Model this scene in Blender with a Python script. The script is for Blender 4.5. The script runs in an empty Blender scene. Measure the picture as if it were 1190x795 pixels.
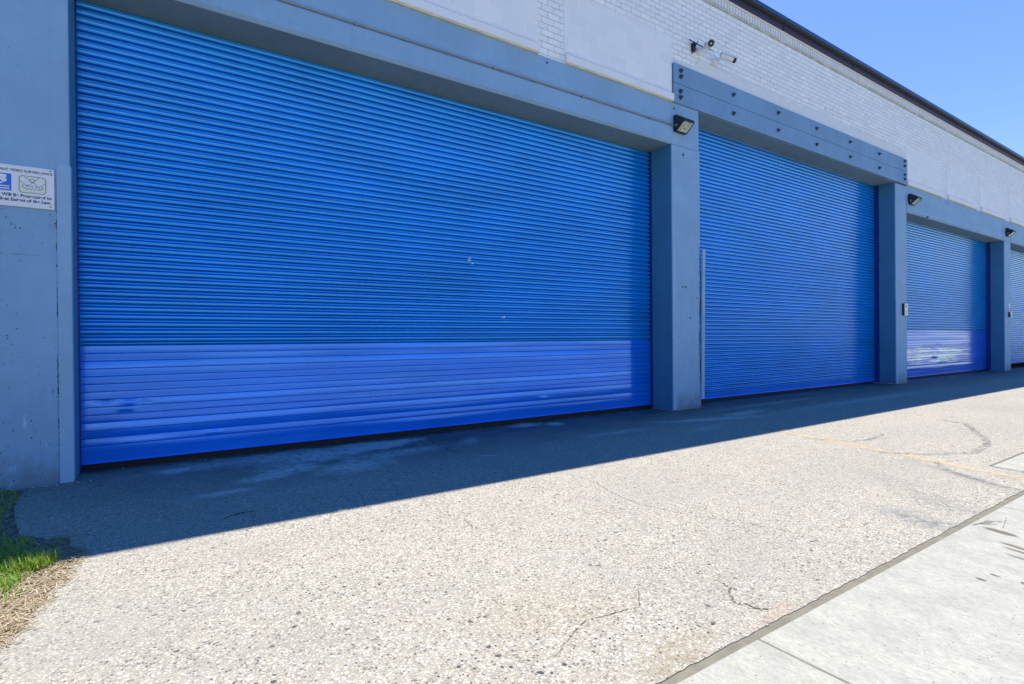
import bpy, bmesh, math, random
from mathutils import Vector, Matrix, noise
R = math.radians
rng = random.Random(7)
scn = bpy.context.scene
col = scn.collection

# ------------------------------------------------------------------ helpers
class MB:
    """collects shapes, then builds ONE mesh object"""
    def __init__(s): s.v = []; s.f = []; s.sm = []
    def add(s, vs, fs, smooth=False):
        b = len(s.v); s.v += [tuple(v) for v in vs]
        for f in fs: s.f.append(tuple(b + i for i in f)); s.sm.append(smooth)
        return s
    def box(s, x0, x1, y0, y1, z0, z1):
        vs = [(x, y, z) for z in (z0, z1) for y in (y0, y1) for x in (x0, x1)]
        return s.add(vs, [(0, 2, 3, 1), (4, 5, 7, 6), (0, 1, 5, 4), (2, 6, 7, 3), (0, 4, 6, 2), (1, 3, 7, 5)])
    def prism_x(s, prof, x0, x1):
        """closed (y,z) profile, counter-clockwise seen from +x, extruded along x"""
        n = len(prof)
        vs = [(x0, y, z) for y, z in prof] + [(x1, y, z) for y, z in prof]
        fs = [(i, (i + 1) % n, n + (i + 1) % n, n + i) for i in range(n)]
        fs += [tuple(range(n - 1, -1, -1)), tuple(range(n, 2 * n))]
        return s.add(vs, fs)
    def prism_z(s, poly, z0, z1):
        n = len(poly)
        vs = [(x, y, z0) for x, y in poly] + [(x, y, z1) for x, y in poly]
        fs = [(i, (i + 1) % n, n + (i + 1) % n, n + i) for i in range(n)]
        fs += [tuple(range(n - 1, -1, -1)), tuple(range(n, 2 * n))]
        return s.add(vs, fs)
    def tube(s, p0, p1, r0, r1=None, n=16, caps=True, smooth=True):
        r1 = r0 if r1 is None else r1
        p0, p1 = Vector(p0), Vector(p1); d = (p1 - p0).normalized()
        a = d.orthogonal().normalized(); b = d.cross(a)
        vs = []
        for p, r in ((p0, r0), (p1, r1)):
            for i in range(n):
                t = 2 * math.pi * i / n; vs.append(p + a * (r * math.cos(t)) + b * (r * math.sin(t)))
        s.add(vs, [(i, (i + 1) % n, n + (i + 1) % n, n + i) for i in range(n)], smooth)
        if caps:
            s.add(vs, [tuple(range(n - 1, -1, -1)), tuple(range(n, 2 * n))])
        return s
    def build(s, name, mat, parent=None, bevel=0):
        me = bpy.data.meshes.new(name); me.from_pydata(s.v, [], s.f)
        me.polygons.foreach_set('use_smooth', s.sm)
        me.materials.append(mat)
        bm = bmesh.new(); bm.from_mesh(me); bmesh.ops.recalc_face_normals(bm, faces=bm.faces)
        bm.to_mesh(me); bm.free()
        o = bpy.data.objects.new(name, me); col.objects.link(o)
        if parent: o.parent = parent
        if bevel:
            m = o.modifiers.new('bevel', 'BEVEL'); m.width = bevel; m.segments = 2; m.limit_method = 'ANGLE'; m.angle_limit = R(40)
        return o

def box(name, b, mat, parent=None, bevel=0): return MB().box(*b).build(name, mat, parent, bevel)
def tag(o, label=None, cat=None, group=None, kind=None):
    for k, v in (('label', label), ('category', cat), ('group', group), ('kind', kind)):
        if v: o[k] = v
    return o
def empty(name, loc=(0, 0, 0)):
    o = bpy.data.objects.new(name, None); o.location = loc; o.empty_display_size = .2; col.objects.link(o); return o

# ------------------------------------------------------------------ node materials
class NT:
    def __init__(s, name):
        s.m = bpy.data.materials.new(name); s.m.use_nodes = True; s.t = s.m.node_tree
        s.b = s.t.nodes['Principled BSDF']; s.out = s.t.nodes['Material Output']
        s.tc = s.t.nodes.new('ShaderNodeTexCoord')
    def n(s, typ, ins={}, **kw):
        o = s.t.nodes.new(typ)
        for k, v in kw.items(): setattr(o, k, v)
        for k, v in ins.items(): s.set(o.inputs[k], v)
        return o
    def set(s, sock, v):
        if isinstance(v, bpy.types.NodeSocket): s.t.links.new(v, sock)
        elif isinstance(v, bpy.types.Node): s.t.links.new(v.outputs[0], sock)
        else:
            if sock.type == 'RGBA' and len(v) == 3: v = (*v, 1)
            sock.default_value = v
    def obj(s): return s.tc.outputs['Object']
    def map(s, v=None, scale=(1, 1, 1), loc=(0, 0, 0), rot=(0, 0, 0)):
        return s.n('ShaderNodeMapping', {'Vector': v if v is not None else s.obj(), 'Scale': scale, 'Location': loc, 'Rotation': rot}).outputs[0]
    def noise(s, scale, detail=3, rough=.55, v=None, dist=0):
        return s.n('ShaderNodeTexNoise', {'Vector': v if v is not None else s.obj(), 'Scale': scale, 'Detail': detail, 'Roughness': rough, 'Distortion': dist}).outputs[0]
    def vor(s, scale, v=None, feature='F1', rand=1.):
        return s.n('ShaderNodeTexVoronoi', {'Vector': v if v is not None else s.obj(), 'Scale': scale, 'Randomness': rand}, feature=feature)
    def ramp(s, f, stops, interp='LINEAR'):
        o = s.n('ShaderNodeValToRGB', {'Fac': f}); cr = o.color_ramp; cr.interpolation = interp
        while len(cr.elements) < len(stops): cr.elements.new(.5)
        for e, (p, c) in zip(cr.elements, stops):
            e.position = p; e.color = (c, c, c, 1) if isinstance(c, (int, float)) else (*c, 1)
        return o.outputs[0]
    def mix(s, f, a, b, mode='MIX'):
        o = s.n('ShaderNodeMix', data_type='RGBA', blend_type=mode)
        s.set(o.inputs[0], f); s.set(o.inputs[6], a); s.set(o.inputs[7], b); return o.outputs[2]
    def math(s, op, a, b=0., clamp=False):
        o = s.n('ShaderNodeMath', {0: a, 1: b}, operation=op, use_clamp=clamp); return o.outputs[0]
    def mr(s, v, a, b, c=0., d=1.):
        return s.n('ShaderNodeMapRange', {0: v, 1: a, 2: b, 3: c, 4: d}).outputs[0]
    def sep(s, v=None):
        return s.n('ShaderNodeSeparateXYZ', {0: v if v is not None else s.obj()}).outputs
    def blob(s, c, r, rot=0, edge=.35, nz=None, amt=.5):
        """soft-edged spot mask centred on c (2 or 3 numbers) with radii r"""
        r = tuple(r) + ((1000.,) if len(r) == 2 else ()); c = tuple(c) + ((0.,) if len(c) == 2 else ())
        o = s.n('ShaderNodeMapping', {'Vector': s.obj(), 'Location': c, 'Rotation': (0, 0, rot), 'Scale': r}, vector_type='TEXTURE')
        l = s.n('ShaderNodeVectorMath', {0: o.outputs[0]}, operation='LENGTH').outputs['Value']
        if nz is not None: l = s.math('ADD', l, s.math('MULTIPLY', s.math('SUBTRACT', nz, .5), amt * 2))
        return s.mr(l, 1 - edge, 1 + edge, 1, 0)
    def bump(s, h, dist=.01, strength=1., prev=None):
        ins = {'Height': h, 'Distance': dist, 'Strength': strength}
        if prev is not None: ins['Normal'] = prev
        return s.n('ShaderNodeBump', ins).outputs[0]
    def fin(s, base=None, rough=.6, normal=None, metal=0., spec=None, **kw):
        if base is not None: s.set(s.b.inputs['Base Color'], base)
        s.set(s.b.inputs['Roughness'], rough); s.set(s.b.inputs['Metallic'], metal)
        if spec is not None: s.set(s.b.inputs['Specular IOR Level'], spec)
        if normal is not None: s.set(s.b.inputs['Normal'], normal)
        for k, v in kw.items(): s.set(s.b.inputs[k.replace('_', ' ')], v)
        return s.m

def mat_plain(name, c, rough=.6, metal=0., var=.12, scale=8, bump=.0):
    t = NT(name); n = t.noise(scale, 4)
    c2 = tuple(x * (1 - var) for x in c); c1 = tuple(min(1, x * (1 + var)) for x in c)
    base = t.mix(n, c1, c2)
    nr = t.bump(t.noise(scale * 8, 3), .004, bump) if bump else None
    return t.fin(base, rough, nr, metal)

M = {}
# --- painted concrete of piers and lintels
def mat_paint(name, c, pits=True, seed=0.):
    t = NT(name)
    v = t.map(loc=(seed, seed, seed))
    big = t.noise(1.1, 4, .6, v); mid = t.noise(7, 4, .6, v); fine = t.noise(60, 3, .6, v)
    streak = t.noise(3.5, 3, .6, t.map(v, (3.2, 3.2, .22)))
    base = t.mix(t.mr(big, .3, .7), tuple(x * .90 for x in c), tuple(min(1, x * 1.08) for x in c))
    base = t.mix(t.mr(mid, .35, .75, 0, .22), base, tuple(x * .80 for x in c))
    base = t.mix(t.mr(streak, .55, .78, 0, .30), base, tuple(x * .70 for x in c))
    h = t.math('ADD', t.math('MULTIPLY', mid, .6), t.math('MULTIPLY', fine, .4))
    chipn = t.noise(19, 5, .72, v)
    if pits:
        zz = t.sep()[2]
        scf = t.math('MULTIPLY', t.mr(t.noise(9, 4, .7, t.map(v, (1, 1, .35))), .60, .68), t.mr(zz, 2.2, .6, .1, .8))
        base = t.mix(scf, base, tuple(min(1, x * 1.35) for x in c))
        spl = t.mr(t.math('ADD', zz, t.math('MULTIPLY', t.math('SUBTRACT', mid, .5), .5)), .02, .34, .65, 0)
        base = t.mix(spl, base, (.085, .115, .13))
        base = t.mix(t.mr(chipn, .70, .73, 0, .8), base, (.42, .42, .40))
        x, y, z = t.sep()[:3]
        vo = t.vor(34, v); 
        dens = t.mr(t.noise(1.6, 2, .5, t.map(v, loc=(4, 3, 1))), .44, .62, 0, 1)
        low = t.mr(z, 3.2, 1.4, .0, .55)
        rad = t.math('MULTIPLY', t.mr(t.n('ShaderNodeSeparateColor', {0: vo.outputs['Color']}).outputs[0], .45, 1, 0, .28), t.math('ADD', t.math('MULTIPLY', dens, .6), low))
        pit = t.math('LESS_THAN', vo.outputs['Distance'], rad)
        base = t.mix(pit, base, tuple(x * .22 for x in c))
        h = t.math('SUBTRACT', h, t.math('MULTIPLY', pit, 2.))
    return t.fin(base, t.mr(mid, .3, .7, .55, .75), t.bump(h, .004, .7))
PC = (.235, .395, .59)
M['paint'] = mat_paint('painted_concrete', PC)
M['paint_upper'] = mat_paint('painted_lintel', tuple(x * .86 for x in PC), False, 3.)
M['paint_steel'] = mat_paint('painted_steel_beam', (.175, .315, .50), False, 9.)
M['reveal'] = mat_paint('shade_tinted_reveal', (.045, .20, .36), False, 7.)  # pier paint darkened: shade of the return faces put into the colour
M['guard'] = mat_paint('painted_corner_steel', (.265, .425, .62), False, 5.)

# --- roller door paint
def mat_door(name, c, rough, chips, glare_spots=False, dust=.25, metal=.30, bmp=.05):
    t = NT(name)
    v = t.map(scale=(.35, 1, 1))
    n1 = t.noise(2.2, 4, .6, v); n2 = t.noise(38, 3, .6)
    dirt = t.noise(5, 5, .65, t.map(scale=(1, 1, .35)))
    base = t.mix(t.mr(n1, .3, .7), tuple(x * .88 for x in c), tuple(min(1, x * 1.10) for x in c))
    base = t.mix(t.mr(dirt, .62, .85, 0, dust), base, (.02, .13, .36))
    fade = t.noise(2.5, 5, .7, t.map(scale=(.25, 1, 5)))
    base = t.mix(t.mr(fade, .52, .72, 0, .35), base, (.06, .34, .80))
    run = t.noise(6, 4, .7, t.map(scale=(3, 1, .2)))
    base = t.mix(t.mr(run, .60, .75, 0, .35), base, (.01, .09, .36))
    nz = t.noise(30, 3)
    for cx, cz, r in chips:
        base = t.mix(t.blob((cx, .5, cz), (r, 1, r), 0, .25, nz, .6), base, (.62, .78, .80))
    rg = t.mr(n1, .3, .7, rough * .85, rough * 1.25)
    if glare_spots:
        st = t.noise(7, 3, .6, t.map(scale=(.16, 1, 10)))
        for cx, cz, rx, rz in glare_spots:
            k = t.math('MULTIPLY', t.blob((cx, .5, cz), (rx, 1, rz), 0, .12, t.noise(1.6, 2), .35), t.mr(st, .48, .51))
            base = t.mix(k, base, (.85, .90, .94))  # white reflected glare painted into the slat colour
    return t.fin(base, rg, t.bump(t.noise(9, 2), .001, bmp), metal=metal, spec=.55, Specular_Tint=(.55, .85, 1., 1.), Coat_Weight=.6, Coat_Roughness=rough * .6)
DC = (.001, .29, .86)
M['door'] = mat_door('blue_roller_paint', DC, .19, [(3.795, 2.427, .025), (3.83, 2.37, .012), (4.362, 1.604, .018), (4.40, 1.55, .010)])
M['door_far'] = mat_door('blue_roller_paint_far', (.002, .31, .82), .22, [])
M['door_flat'] = mat_door('blue_flat_slat_paint', (.002, .19, .90), .15, [], dust=.10, bmp=.4)
M['door_flat_far'] = mat_door('blue_glare_slat_paint', (.004, .150, .86), .18, [],
                              [(19.3, .72, 1.3, .20), (21.6, .74, 1.3, .16), (21.3, .50, 1.4, .10), (19.5, .45, .8, .05)])  # positions of the painted glare patches
M['rail'] = mat_plain('shaded_guide_blue', (.006, .02, .20), .45, var=.2)  # door blue darkened: shade of the guide channel put into the colour
M['rubber'] = mat_plain('black_rubber', (.010, .010, .012), .8)
M['dark'] = mat_plain('dark_crack', (.014, .015, .018), .95)
M['steel'] = mat_plain('galvanised_steel', (.30, .31, .30), .45, .5)
M['black_metal'] = mat_plain('dark_bronze_housing', (.010, .013, .022), .42)
M['white_plastic'] = mat_plain('white_plastic', (.74, .75, .74), .4, var=.05)
M['lens'] = mat_plain('black_glass', (.008, .008, .01), .12)
M['bolt'] = mat_plain('painted_bolt', (.045, .075, .13), .5)

# --- white painted brick
t = NT('white_painted_brick')
vec = t.n('ShaderNodeCombineXYZ', dict(zip((0, 1), (t.sep()[0], t.sep()[2])))).outputs[0]
wob = t.noise(3, 2); vec2 = t.n('ShaderNodeVectorMath', {0: vec, 1: t.n('ShaderNodeVectorMath', {0: t.n('ShaderNodeTexNoise', {'Vector': t.obj(), 'Scale': 6., 'Detail': 2.}).outputs[1], 3: .006}, operation='SCALE').outputs[0]}, operation='ADD').outputs[0]
br = t.n('ShaderNodeTexBrick', {'Vector': vec2, 'Color1': (.90, .90, .90), 'Color2': (.80, .81, .82), 'Mortar': (.62, .64, .67), 'Scale': 1., 'Mortar Size': .0075, 'Mortar Smooth': .3, 'Bias': 0., 'Brick Width': .232, 'Row Height': .0925})
big = t.noise(1.3, 5, .62); fine = t.noise(45, 4, .65)
base = t.mix(t.mr(big, .40, .80, 0, .30), br.outputs[0], (.66, .68, .72))
mot = t.vor(9, t.map(scale=(1.9, 1, 5.2)))
drk = t.math('MULTIPLY', br.outputs['Fac'], t.mr(t.noise(4.2, 3), .56, .72, 0, .75))
base = t.mix(drk, base, (.22, .25, .30))
pk = t.math('MULTIPLY', t.mr(t.noise(7, 4, .7), .60, .68), t.blob((13.2, 0, 6.52), (3.8, 3, .10), 0, .5))
base = t.mix(pk, base, (.50, .46, .30))
h = t.math('SUBTRACT', t.math('MULTIPLY', fine, .35), t.math('MULTIPLY', br.outputs['Fac'], 1.))
M['brick'] = t.fin(base, .72, t.bump(h, .008, .8))
# soldier course
t = NT('white_soldier_course')
vec = t.n('ShaderNodeCombineXYZ', dict(zip((0, 1), (t.sep()[0], t.sep()[2])))).outputs[0]
br = t.n('ShaderNodeTexBrick', {'Vector': vec, 'Color1': (.76, .77, .80), 'Color2': (.66, .68, .72), 'Mortar': (.36, .39, .45), 'Scale': 1., 'Mortar Size': .011, 'Mortar Smooth': .3, 'Bias': 0., 'Brick Width': .092, 'Row Height': .5}, offset=0.)
M['soldier'] = t.fin(br.outputs[0], .75, t.bump(t.math('MULTIPLY', br.outputs['Fac'], -1.), .01, .8))
# yellowish stained rowlock
t = NT('stained_brick_course')
n = t.noise(3.2, 5, .65, t.map(scale=(1, 1, 2)))
cb = t.n('ShaderNodeTexBrick', {'Vector': t.n('ShaderNodeCombineXYZ', dict(zip((0, 1), (t.sep()[0], t.sep()[2])))).outputs[0], 'Color1': (.56, .53, .38), 'Color2': (.48, .46, .36), 'Mortar': (.33, .33, .28), 'Scale': 1., 'Mortar Size': .006, 'Bias': 0., 'Brick Width': .232, 'Row Height': .5}, offset=0.)
M['stained'] = t.fin(t.mix(t.mr(n, .45, .62, 0, .8), cb.outputs[0], (.66, .67, .64)), .8, t.bump(t.noise(40, 4), .01, .8))
# cmu
t = NT('white_painted_block')
vec = t.n('ShaderNodeCombineXYZ', dict(zip((0, 1), (t.sep()[0], t.math('SUBTRACT', t.sep()[2], .17))))).outputs[0]
br = t.n('ShaderNodeTexBrick', {'Vector': vec, 'Color1': (.85, .855, .87), 'Color2': (.78, .79, .82), 'Mortar': (.93, .93, .94), 'Scale': 1., 'Mortar Size': .008, 'Mortar Smooth': .5, 'Bias': 0., 'Brick Width': .405, 'Row Height': .203})
M['block'] = t.fin(t.mix(t.mr(t.noise(2, 4), .35, .7, 0, .25), br.outputs[0], (.70, .72, .76)), .8, t.bump(t.math('ADD', t.math('MULTIPLY', br.outputs['Fac'], .5), t.math('MULTIPLY', t.noise(70, 3), .35)), .006, .7))
M['plaster'] = mat_plain('rough_white_plaster', (.70, .72, .75), .85, var=.10, scale=5, bump=1.)
t = NT('weathered_white_sill'); 
n = t.noise(5, 4, .6, t.map(scale=(.5, 1, 2)))
M['sill'] = t.fin(t.mix(t.mr(n, .45, .7, 0, .5), (.80, .80, .82), (.70, .70, .66)), .6, t.bump(t.noise(30, 3), .004, .4))
M['sill_lip'] = mat_plain('bare_cream_sill_edge', (.66, .62, .46), .75, var=.3, scale=6)
M['fascia'] = mat_plain('dark_brown_fascia', (.032, .030, .075), .5, var=.2, scale=1.5)
M['coping'] = mat_plain('blue_black_coping', (.018, .060, .14), .38, var=.2, scale=1.2)
M['brown'] = mat_plain('brown_drip', (.045, .035, .035), .6, var=.2)
M['white_trim'] = mat_plain('white_trim', (.74, .70, .72), .6, var=.08, scale=3)
M['roofing'] = mat_plain('roofing', (.12, .12, .12), .9)
M['interior'] = mat_plain('interior', (.05, .05, .055), .9)

# --- driveway: exposed aggregate concrete
t = NT('exposed_aggregate')
x, y, z = t.sep()[:3]
wv = t.n('ShaderNodeVectorMath', {0: t.obj(), 1: t.n('ShaderNodeVectorMath', {0: t.n('ShaderNodeTexNoise', {'Vector': t.obj(), 'Scale': 30., 'Detail': 2.}).outputs[1], 3: .02}, operation='SCALE').outputs[0]}, operation='ADD').outputs[0]
v1 = t.vor(74, wv); v2 = t.vor(140, wv); v3 = t.vor(27, wv)
peb = t.ramp(t.n('ShaderNodeSeparateColor', {0: v1.outputs['Color']}).outputs[0],
             [(0, (.66, .61, .52)), (.20, (.86, .84, .78)), (.40, (.48, .45, .39)), (.55, (.76, .70, .60)), (.68, (.34, .32, .29)), (.78, (.88, .87, .83)), (.86, (.20, .20, .21)), (.955, (.08, .09, .11))], 'CONSTANT')
peb2 = t.ramp(t.n('ShaderNodeSeparateColor', {0: v2.outputs['Color']}).outputs[1],
              [(0, (.58, .55, .49)), (.35, (.70, .68, .63)), (.6, (.42, .40, .36)), (.8, (.76, .74, .70)), (.93, (.22, .22, .23))], 'CONSTANT')
matrix = t.mix(t.noise(12, 4), (.52, .50, .44), (.36, .345, .31))
inP = t.math('LESS_THAN', v1.outputs['Distance'], .46)
in2 = t.math('LESS_THAN', v2.outputs['Distance'], .42)
base = t.mix(in2, matrix, peb2)
base = t.mix(inP, base, peb)
c3 = t.n('ShaderNodeSeparateColor', {0: v3.outputs['Color']}).outputs
drk = t.math('MULTIPLY', t.math('GREATER_THAN', c3[0], .935), t.math('LESS_THAN', v3.outputs['Distance'], t.mr(c3[1], 0, 1, .12, .36)))
base = t.mix(drk, base, t.mix(c3[2], (.07, .085, .12), (.17, .13, .10)))
# worn paste film that hides part of the stones
film = t.mr(t.noise(1.7, 5, .62),   .46, .64, 0, .22)
base = t.mix(film, base, (.60, .58, .53))
big = t.noise(.55, 5, .6, t.map(loc=(3, 9, 0)))
base = t.mix(t.mr(big, .45, .70, 0, .42), base, (.42, .415, .40))
base = t.mix(t.mr(t.noise(2.6, 6, .7, t.map(loc=(7, 1, 0))), .55, .72, 0, .35), base, (.36, .355, .345))
nz = t.noise(5, 5, .65); nzf = t.noise(16, 4, .7)
# greyish tyre smudges
for c, r, rot, a, cc in [((4.42, -4.72), (.13, .24), -.3, .9, (.20, .23, .27)), ((4.95, -4.72), (.16, .26), -.4, .6, (.28, .29, .30)), ((5.3, -4.3), (.14, .4), -.6, .4, (.30, .31, .31)),
                 ((6.08, -4.52), (.07, .5), -.58, .85, (.25, .26, .27)), ((2.6, -4.55), (.42, .16), .3, .45, (.36, .36, .36)), ((4.4, -3.9), (1.4, .3), .3, .22, (.40, .39, .36)),
                 ((1.5, -4.3), (.3, .2), 0, .35, (.48, .40, .28)), ((1.72, -4.86), (.22, .08), .1, .55, (.36, .29, .18)), ((2.36, -4.90), (.17, .035), .1, .35, (.55, .27, .13)),
                 ((.55, -2.7), (.35, .08), .1, .30, (.38, .36, .33)), ((6.2, -3.7), (.7, .25), .2, .28, (.40, .39, .37)), ((9.3, -3.5), (2.5, .3), -.1, .18, (.36, .36, .36))]:
    k = t.math('MULTIPLY', t.blob(c, r, rot, .7, nz, .9), a); k = t.math('MULTIPLY', k, t.mr(nzf, .35, .6)); base = t.mix(k, base, cc)
# smooth dark apron near the doors, darkened further to deepen the shade
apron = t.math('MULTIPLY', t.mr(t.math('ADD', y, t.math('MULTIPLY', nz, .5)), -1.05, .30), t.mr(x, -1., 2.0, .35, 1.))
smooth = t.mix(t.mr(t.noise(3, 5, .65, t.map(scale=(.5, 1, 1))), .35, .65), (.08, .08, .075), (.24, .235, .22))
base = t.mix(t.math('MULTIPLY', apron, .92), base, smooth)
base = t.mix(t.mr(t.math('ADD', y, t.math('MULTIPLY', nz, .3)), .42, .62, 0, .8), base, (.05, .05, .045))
# pale scuffs and spilled plaster
for c, r, rot, a in [((.18, -.02), (.16, .05), .2, .9), ((1.05, .08), (.9, .10), .05, .5), ((1.55, -.15), (.55, .12), .25, .7), ((.95, -.75), (.26, .07), .35, .8), ((1.15, -.60), (.20, .08), -.3, .7), ((.50, -1.18), (.17, .035), 0, .8),
                     ((2.2, -.05), (.35, .06), .1, .8), ((2.45, .12), (.35, .07), .1, .8), ((1.7, -.85), (.30, .10), .2, .75), ((2.05, .25), (.25, .05), 0, .6), ((4.6, .25), (.22, .07), .2, .7), ((5.0, .1), (.12, .06), 0, .8),
                     ((2.3, -.5), (.45, .08), .1, .5), ((7.25, -1.0), (.8, .06), -.28, .6), ((8.3, -.9), (.5, .07), .1, .6), ((6.5, -1.5), (.45, .05), .2, .3), ((3.3, -.35), (.22, .05), .9, .35), ((5.3, -1.0), (.5, .05), 0, .35), ((12, -1.2), (2.5, .08), 0, .35), ((10, -.4), (1.5, .06), 0, .3)]:
    k = t.math('MULTIPLY', t.blob(c, (r[0], r[1] * 1.9), rot, .6, nz, 1.1), a); k = t.math('MULTIPLY', k, t.mr(nzf, .36, .50)); k = t.math('MULTIPLY', k, 1.5, True); base = t.mix(k, base, (.85, .85, .82))
h = t.math('ADD', t.math('MULTIPLY', t.math('SUBTRACT', .55, v1.outputs['Distance']), t.math('MULTIPLY', inP, 1.)), t.math('MULTIPLY', t.math('SUBTRACT', .5, v2.outputs['Distance']), .35))
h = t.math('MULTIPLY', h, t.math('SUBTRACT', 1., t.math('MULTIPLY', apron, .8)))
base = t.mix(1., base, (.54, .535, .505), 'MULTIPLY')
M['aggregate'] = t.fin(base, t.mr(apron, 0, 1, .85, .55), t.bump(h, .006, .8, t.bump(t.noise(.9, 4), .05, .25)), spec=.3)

# --- smooth pavement slabs
t = NT('pavement_concrete')
st = t.noise(5.5, 6, .68, t.map(scale=(1.3, .75, 1), rot=(0, 0, R(-20)))); st2 = t.noise(48, 6, .8, t.map(scale=(1.2, .6, 1), rot=(0, 0, R(-20))))
base = t.mix(t.mr(st, .38, .66), (.78, .79, .75), (.60, .62, .59))
base = t.mix(t.mr(st2, .42, .68, 0, .75), base, (.42, .435, .41))
sp = t.vor(95); base = t.mix(t.math('MULTIPLY', t.math('GREATER_THAN', t.n('ShaderNodeSeparateColor', {0: sp.outputs['Color']}).outputs[0], .965), t.math('LESS_THAN', sp.outputs['Distance'], .3)), base, (.16, .17, .17))
nz = t.noise(9, 4, .6)
for c, r, rot, a in [((4.55, -5.14), (.034, .095), -.3, .9), ((4.30, -5.28), (.022, .09), -.3, .8), ((4.22, -5.31), (.018, .09), -.3, .8), ((4.10, -5.34), (.014, .07), -.3, .7), ((3.58, -5.305), (.014, .026), -.3, 1), ((3.70, -5.33), (.010, .024), -.3, 1), ((3.70, -5.44), (.02, .009), .3, .9), ((3.62, -5.47), (.015, .008), 0, .9), ((4.72, -5.03), (.07, .02), .2, .5)]:
    base = t.mix(t.math('MULTIPLY', t.blob(c, r, rot, .18, nz, .25), a), base, (.20, .18, .14))
base = t.mix(1., base, (.45, .445, .415), 'MULTIPLY')
M['pavement'] = t.fin(base, .8, t.bump(t.math('ADD', t.math('MULTIPLY', st2, .6), t.math('MULTIPLY', t.noise(150, 3), .4)), .003, .6), spec=.3)
t = NT('joint_filler'); n = t.noise(14, 4)
M['joint'] = t.fin(t.mix(n, (.085, .08, .06), (.20, .19, .145)), .9, t.bump(t.noise(60, 4), .006, .8))
M['asphalt'] = mat_plain('road_asphalt', (.16, .16, .155), .85, var=.25, scale=3, bump=.5)
t = NT('lawn_ground'); M['ground'] = t.fin(t.mix(t.noise(.15, 6, .7), (.30, .285, .25), (.20, .22, .12)), .95)
t = NT('dry_dirt'); n = t.noise(22, 5, .7)
M['dirt'] = t.fin(t.mix(t.mr(n, .35, .65), (.24, .19, .13), (.09, .07, .05)), .95, t.bump(n, .02, 1.))
def mat_blade(name, a, b, dry=None):
    t = NT(name); rnd = t.n('ShaderNodeNewGeometry').outputs['Random Per Island']
    c = t.mix(rnd, a, b)
    if dry: c = t.mix(t.math('GREATER_THAN', rnd, .86), c, dry)
    m = t.fin(c, .6); 
    tr = t.n('ShaderNodeBsdfTranslucent', {0: c}); mx = t.n('ShaderNodeMixShader', {0: .35, 1: t.b.outputs[0], 2: tr.outputs[0]}); t.t.links.new(mx.outputs[0], t.out.inputs[0])
    return m
M['grass'] = mat_blade('grass_blades', (.09, .25, .012), (.28, .44, .03), (.52, .42, .12))
M['straw'] = mat_blade('straw', (.50, .42, .28), (.26, .20, .12), (.66, .60, .48))
def mat_mark(name, c, lo, hi, scale, amt=1.):
    t = NT(name); n = t.noise(scale, 5, .7); a = t.math('MULTIPLY', t.mr(n, lo, hi), amt)
    t.fin(c, .8); t.set(t.b.inputs['Alpha'], a); return t.m
M['yellow'] = mat_mark('worn_yellow_paint', (.62, .44, .16), .34, .66, 16, .58)
M['wallcrack'] = mat_mark('wall_crack', (.03, .06, .12), .44, .54, 9, .8)
M['tyre'] = mat_mark('tyre_rubber_mark', (.12, .12, .13), .42, .66, 14, .62)
M['crackm'] = mat_mark('crack_dirt', (.085, .07, .05), .33, .50, 40, .95)

# ------------------------------------------------------------------ building
B = tag(empty('warehouse', (0, 0, 0)), 'long white brick and grey-blue warehouse with four blue roller doors', 'building')
L1, L2, BT, TOP = 4.68, 5.395, 6.105, 7.70
P0, A1, B1, A2, B2, A3, B3, A4 = -.63, 7.568, 8.33, 16.503, 17.19, 25.405, 26.095, 34.3
DY = .506
def pier(x0, x1, ztop, label=None):
    o = MB()
    o.box(x0, x1, 0, .80, -.1, ztop)
    ob = o.build('concrete_pier', M['paint'], B, bevel=.012)
    if label: ob['label'] = label
    return ob
p0 = pier(-7.0, P0, 5.41, 'wide pitted grey-blue pier with white sign')
pA = pier(A1, B1, L1, 'pier between the two largest doors')
pB = pier(A2, B2, L1 + .7, 'pier with white intercom')
pC = pier(A3, B3, L1, 'farthest narrow pier')
pD = pier(A4, A4 + 6.0, 5.41)
# raised angle irons on the pier edges
def guard(parent, x0, x1, side, ztop, depth=.09):
    m = MB(); m.box(x0, x1, -.008, -.001, .01, ztop)
    if side > 0: m.box(x1 - .001, x1 + .007, -.008, depth, .01, ztop)
    if side < 0: m.box(x0 - .007, x0 + .001, -.008, depth, .01, ztop)
    return m.build('corner_guard', M['guard'], parent, .002)
guard(p0, -.722, P0, 1, 2.88); guard(pA, A1, A1 + .085, -1, 2.91, .018); guard(pB, A2, A2 + .08, -1, 2.25, .016); guard(pC, A3, A3 + .08, -1, 2.25, .016)
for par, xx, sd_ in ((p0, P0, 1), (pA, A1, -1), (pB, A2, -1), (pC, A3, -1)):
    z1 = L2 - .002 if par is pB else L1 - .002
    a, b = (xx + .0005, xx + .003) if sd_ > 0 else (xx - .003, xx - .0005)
    o = box('reveal_shade', (a, b, .022, .79, 0, z1), M['reveal'], par)  # thin sheets that carry the darkened reveal colour
# weld line / seal inside reveal of the second pier
box('reveal_strip', (A1 - .010, A1 - .0035, .30, .34, .02, 2.85), M['reveal'], pA)
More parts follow.
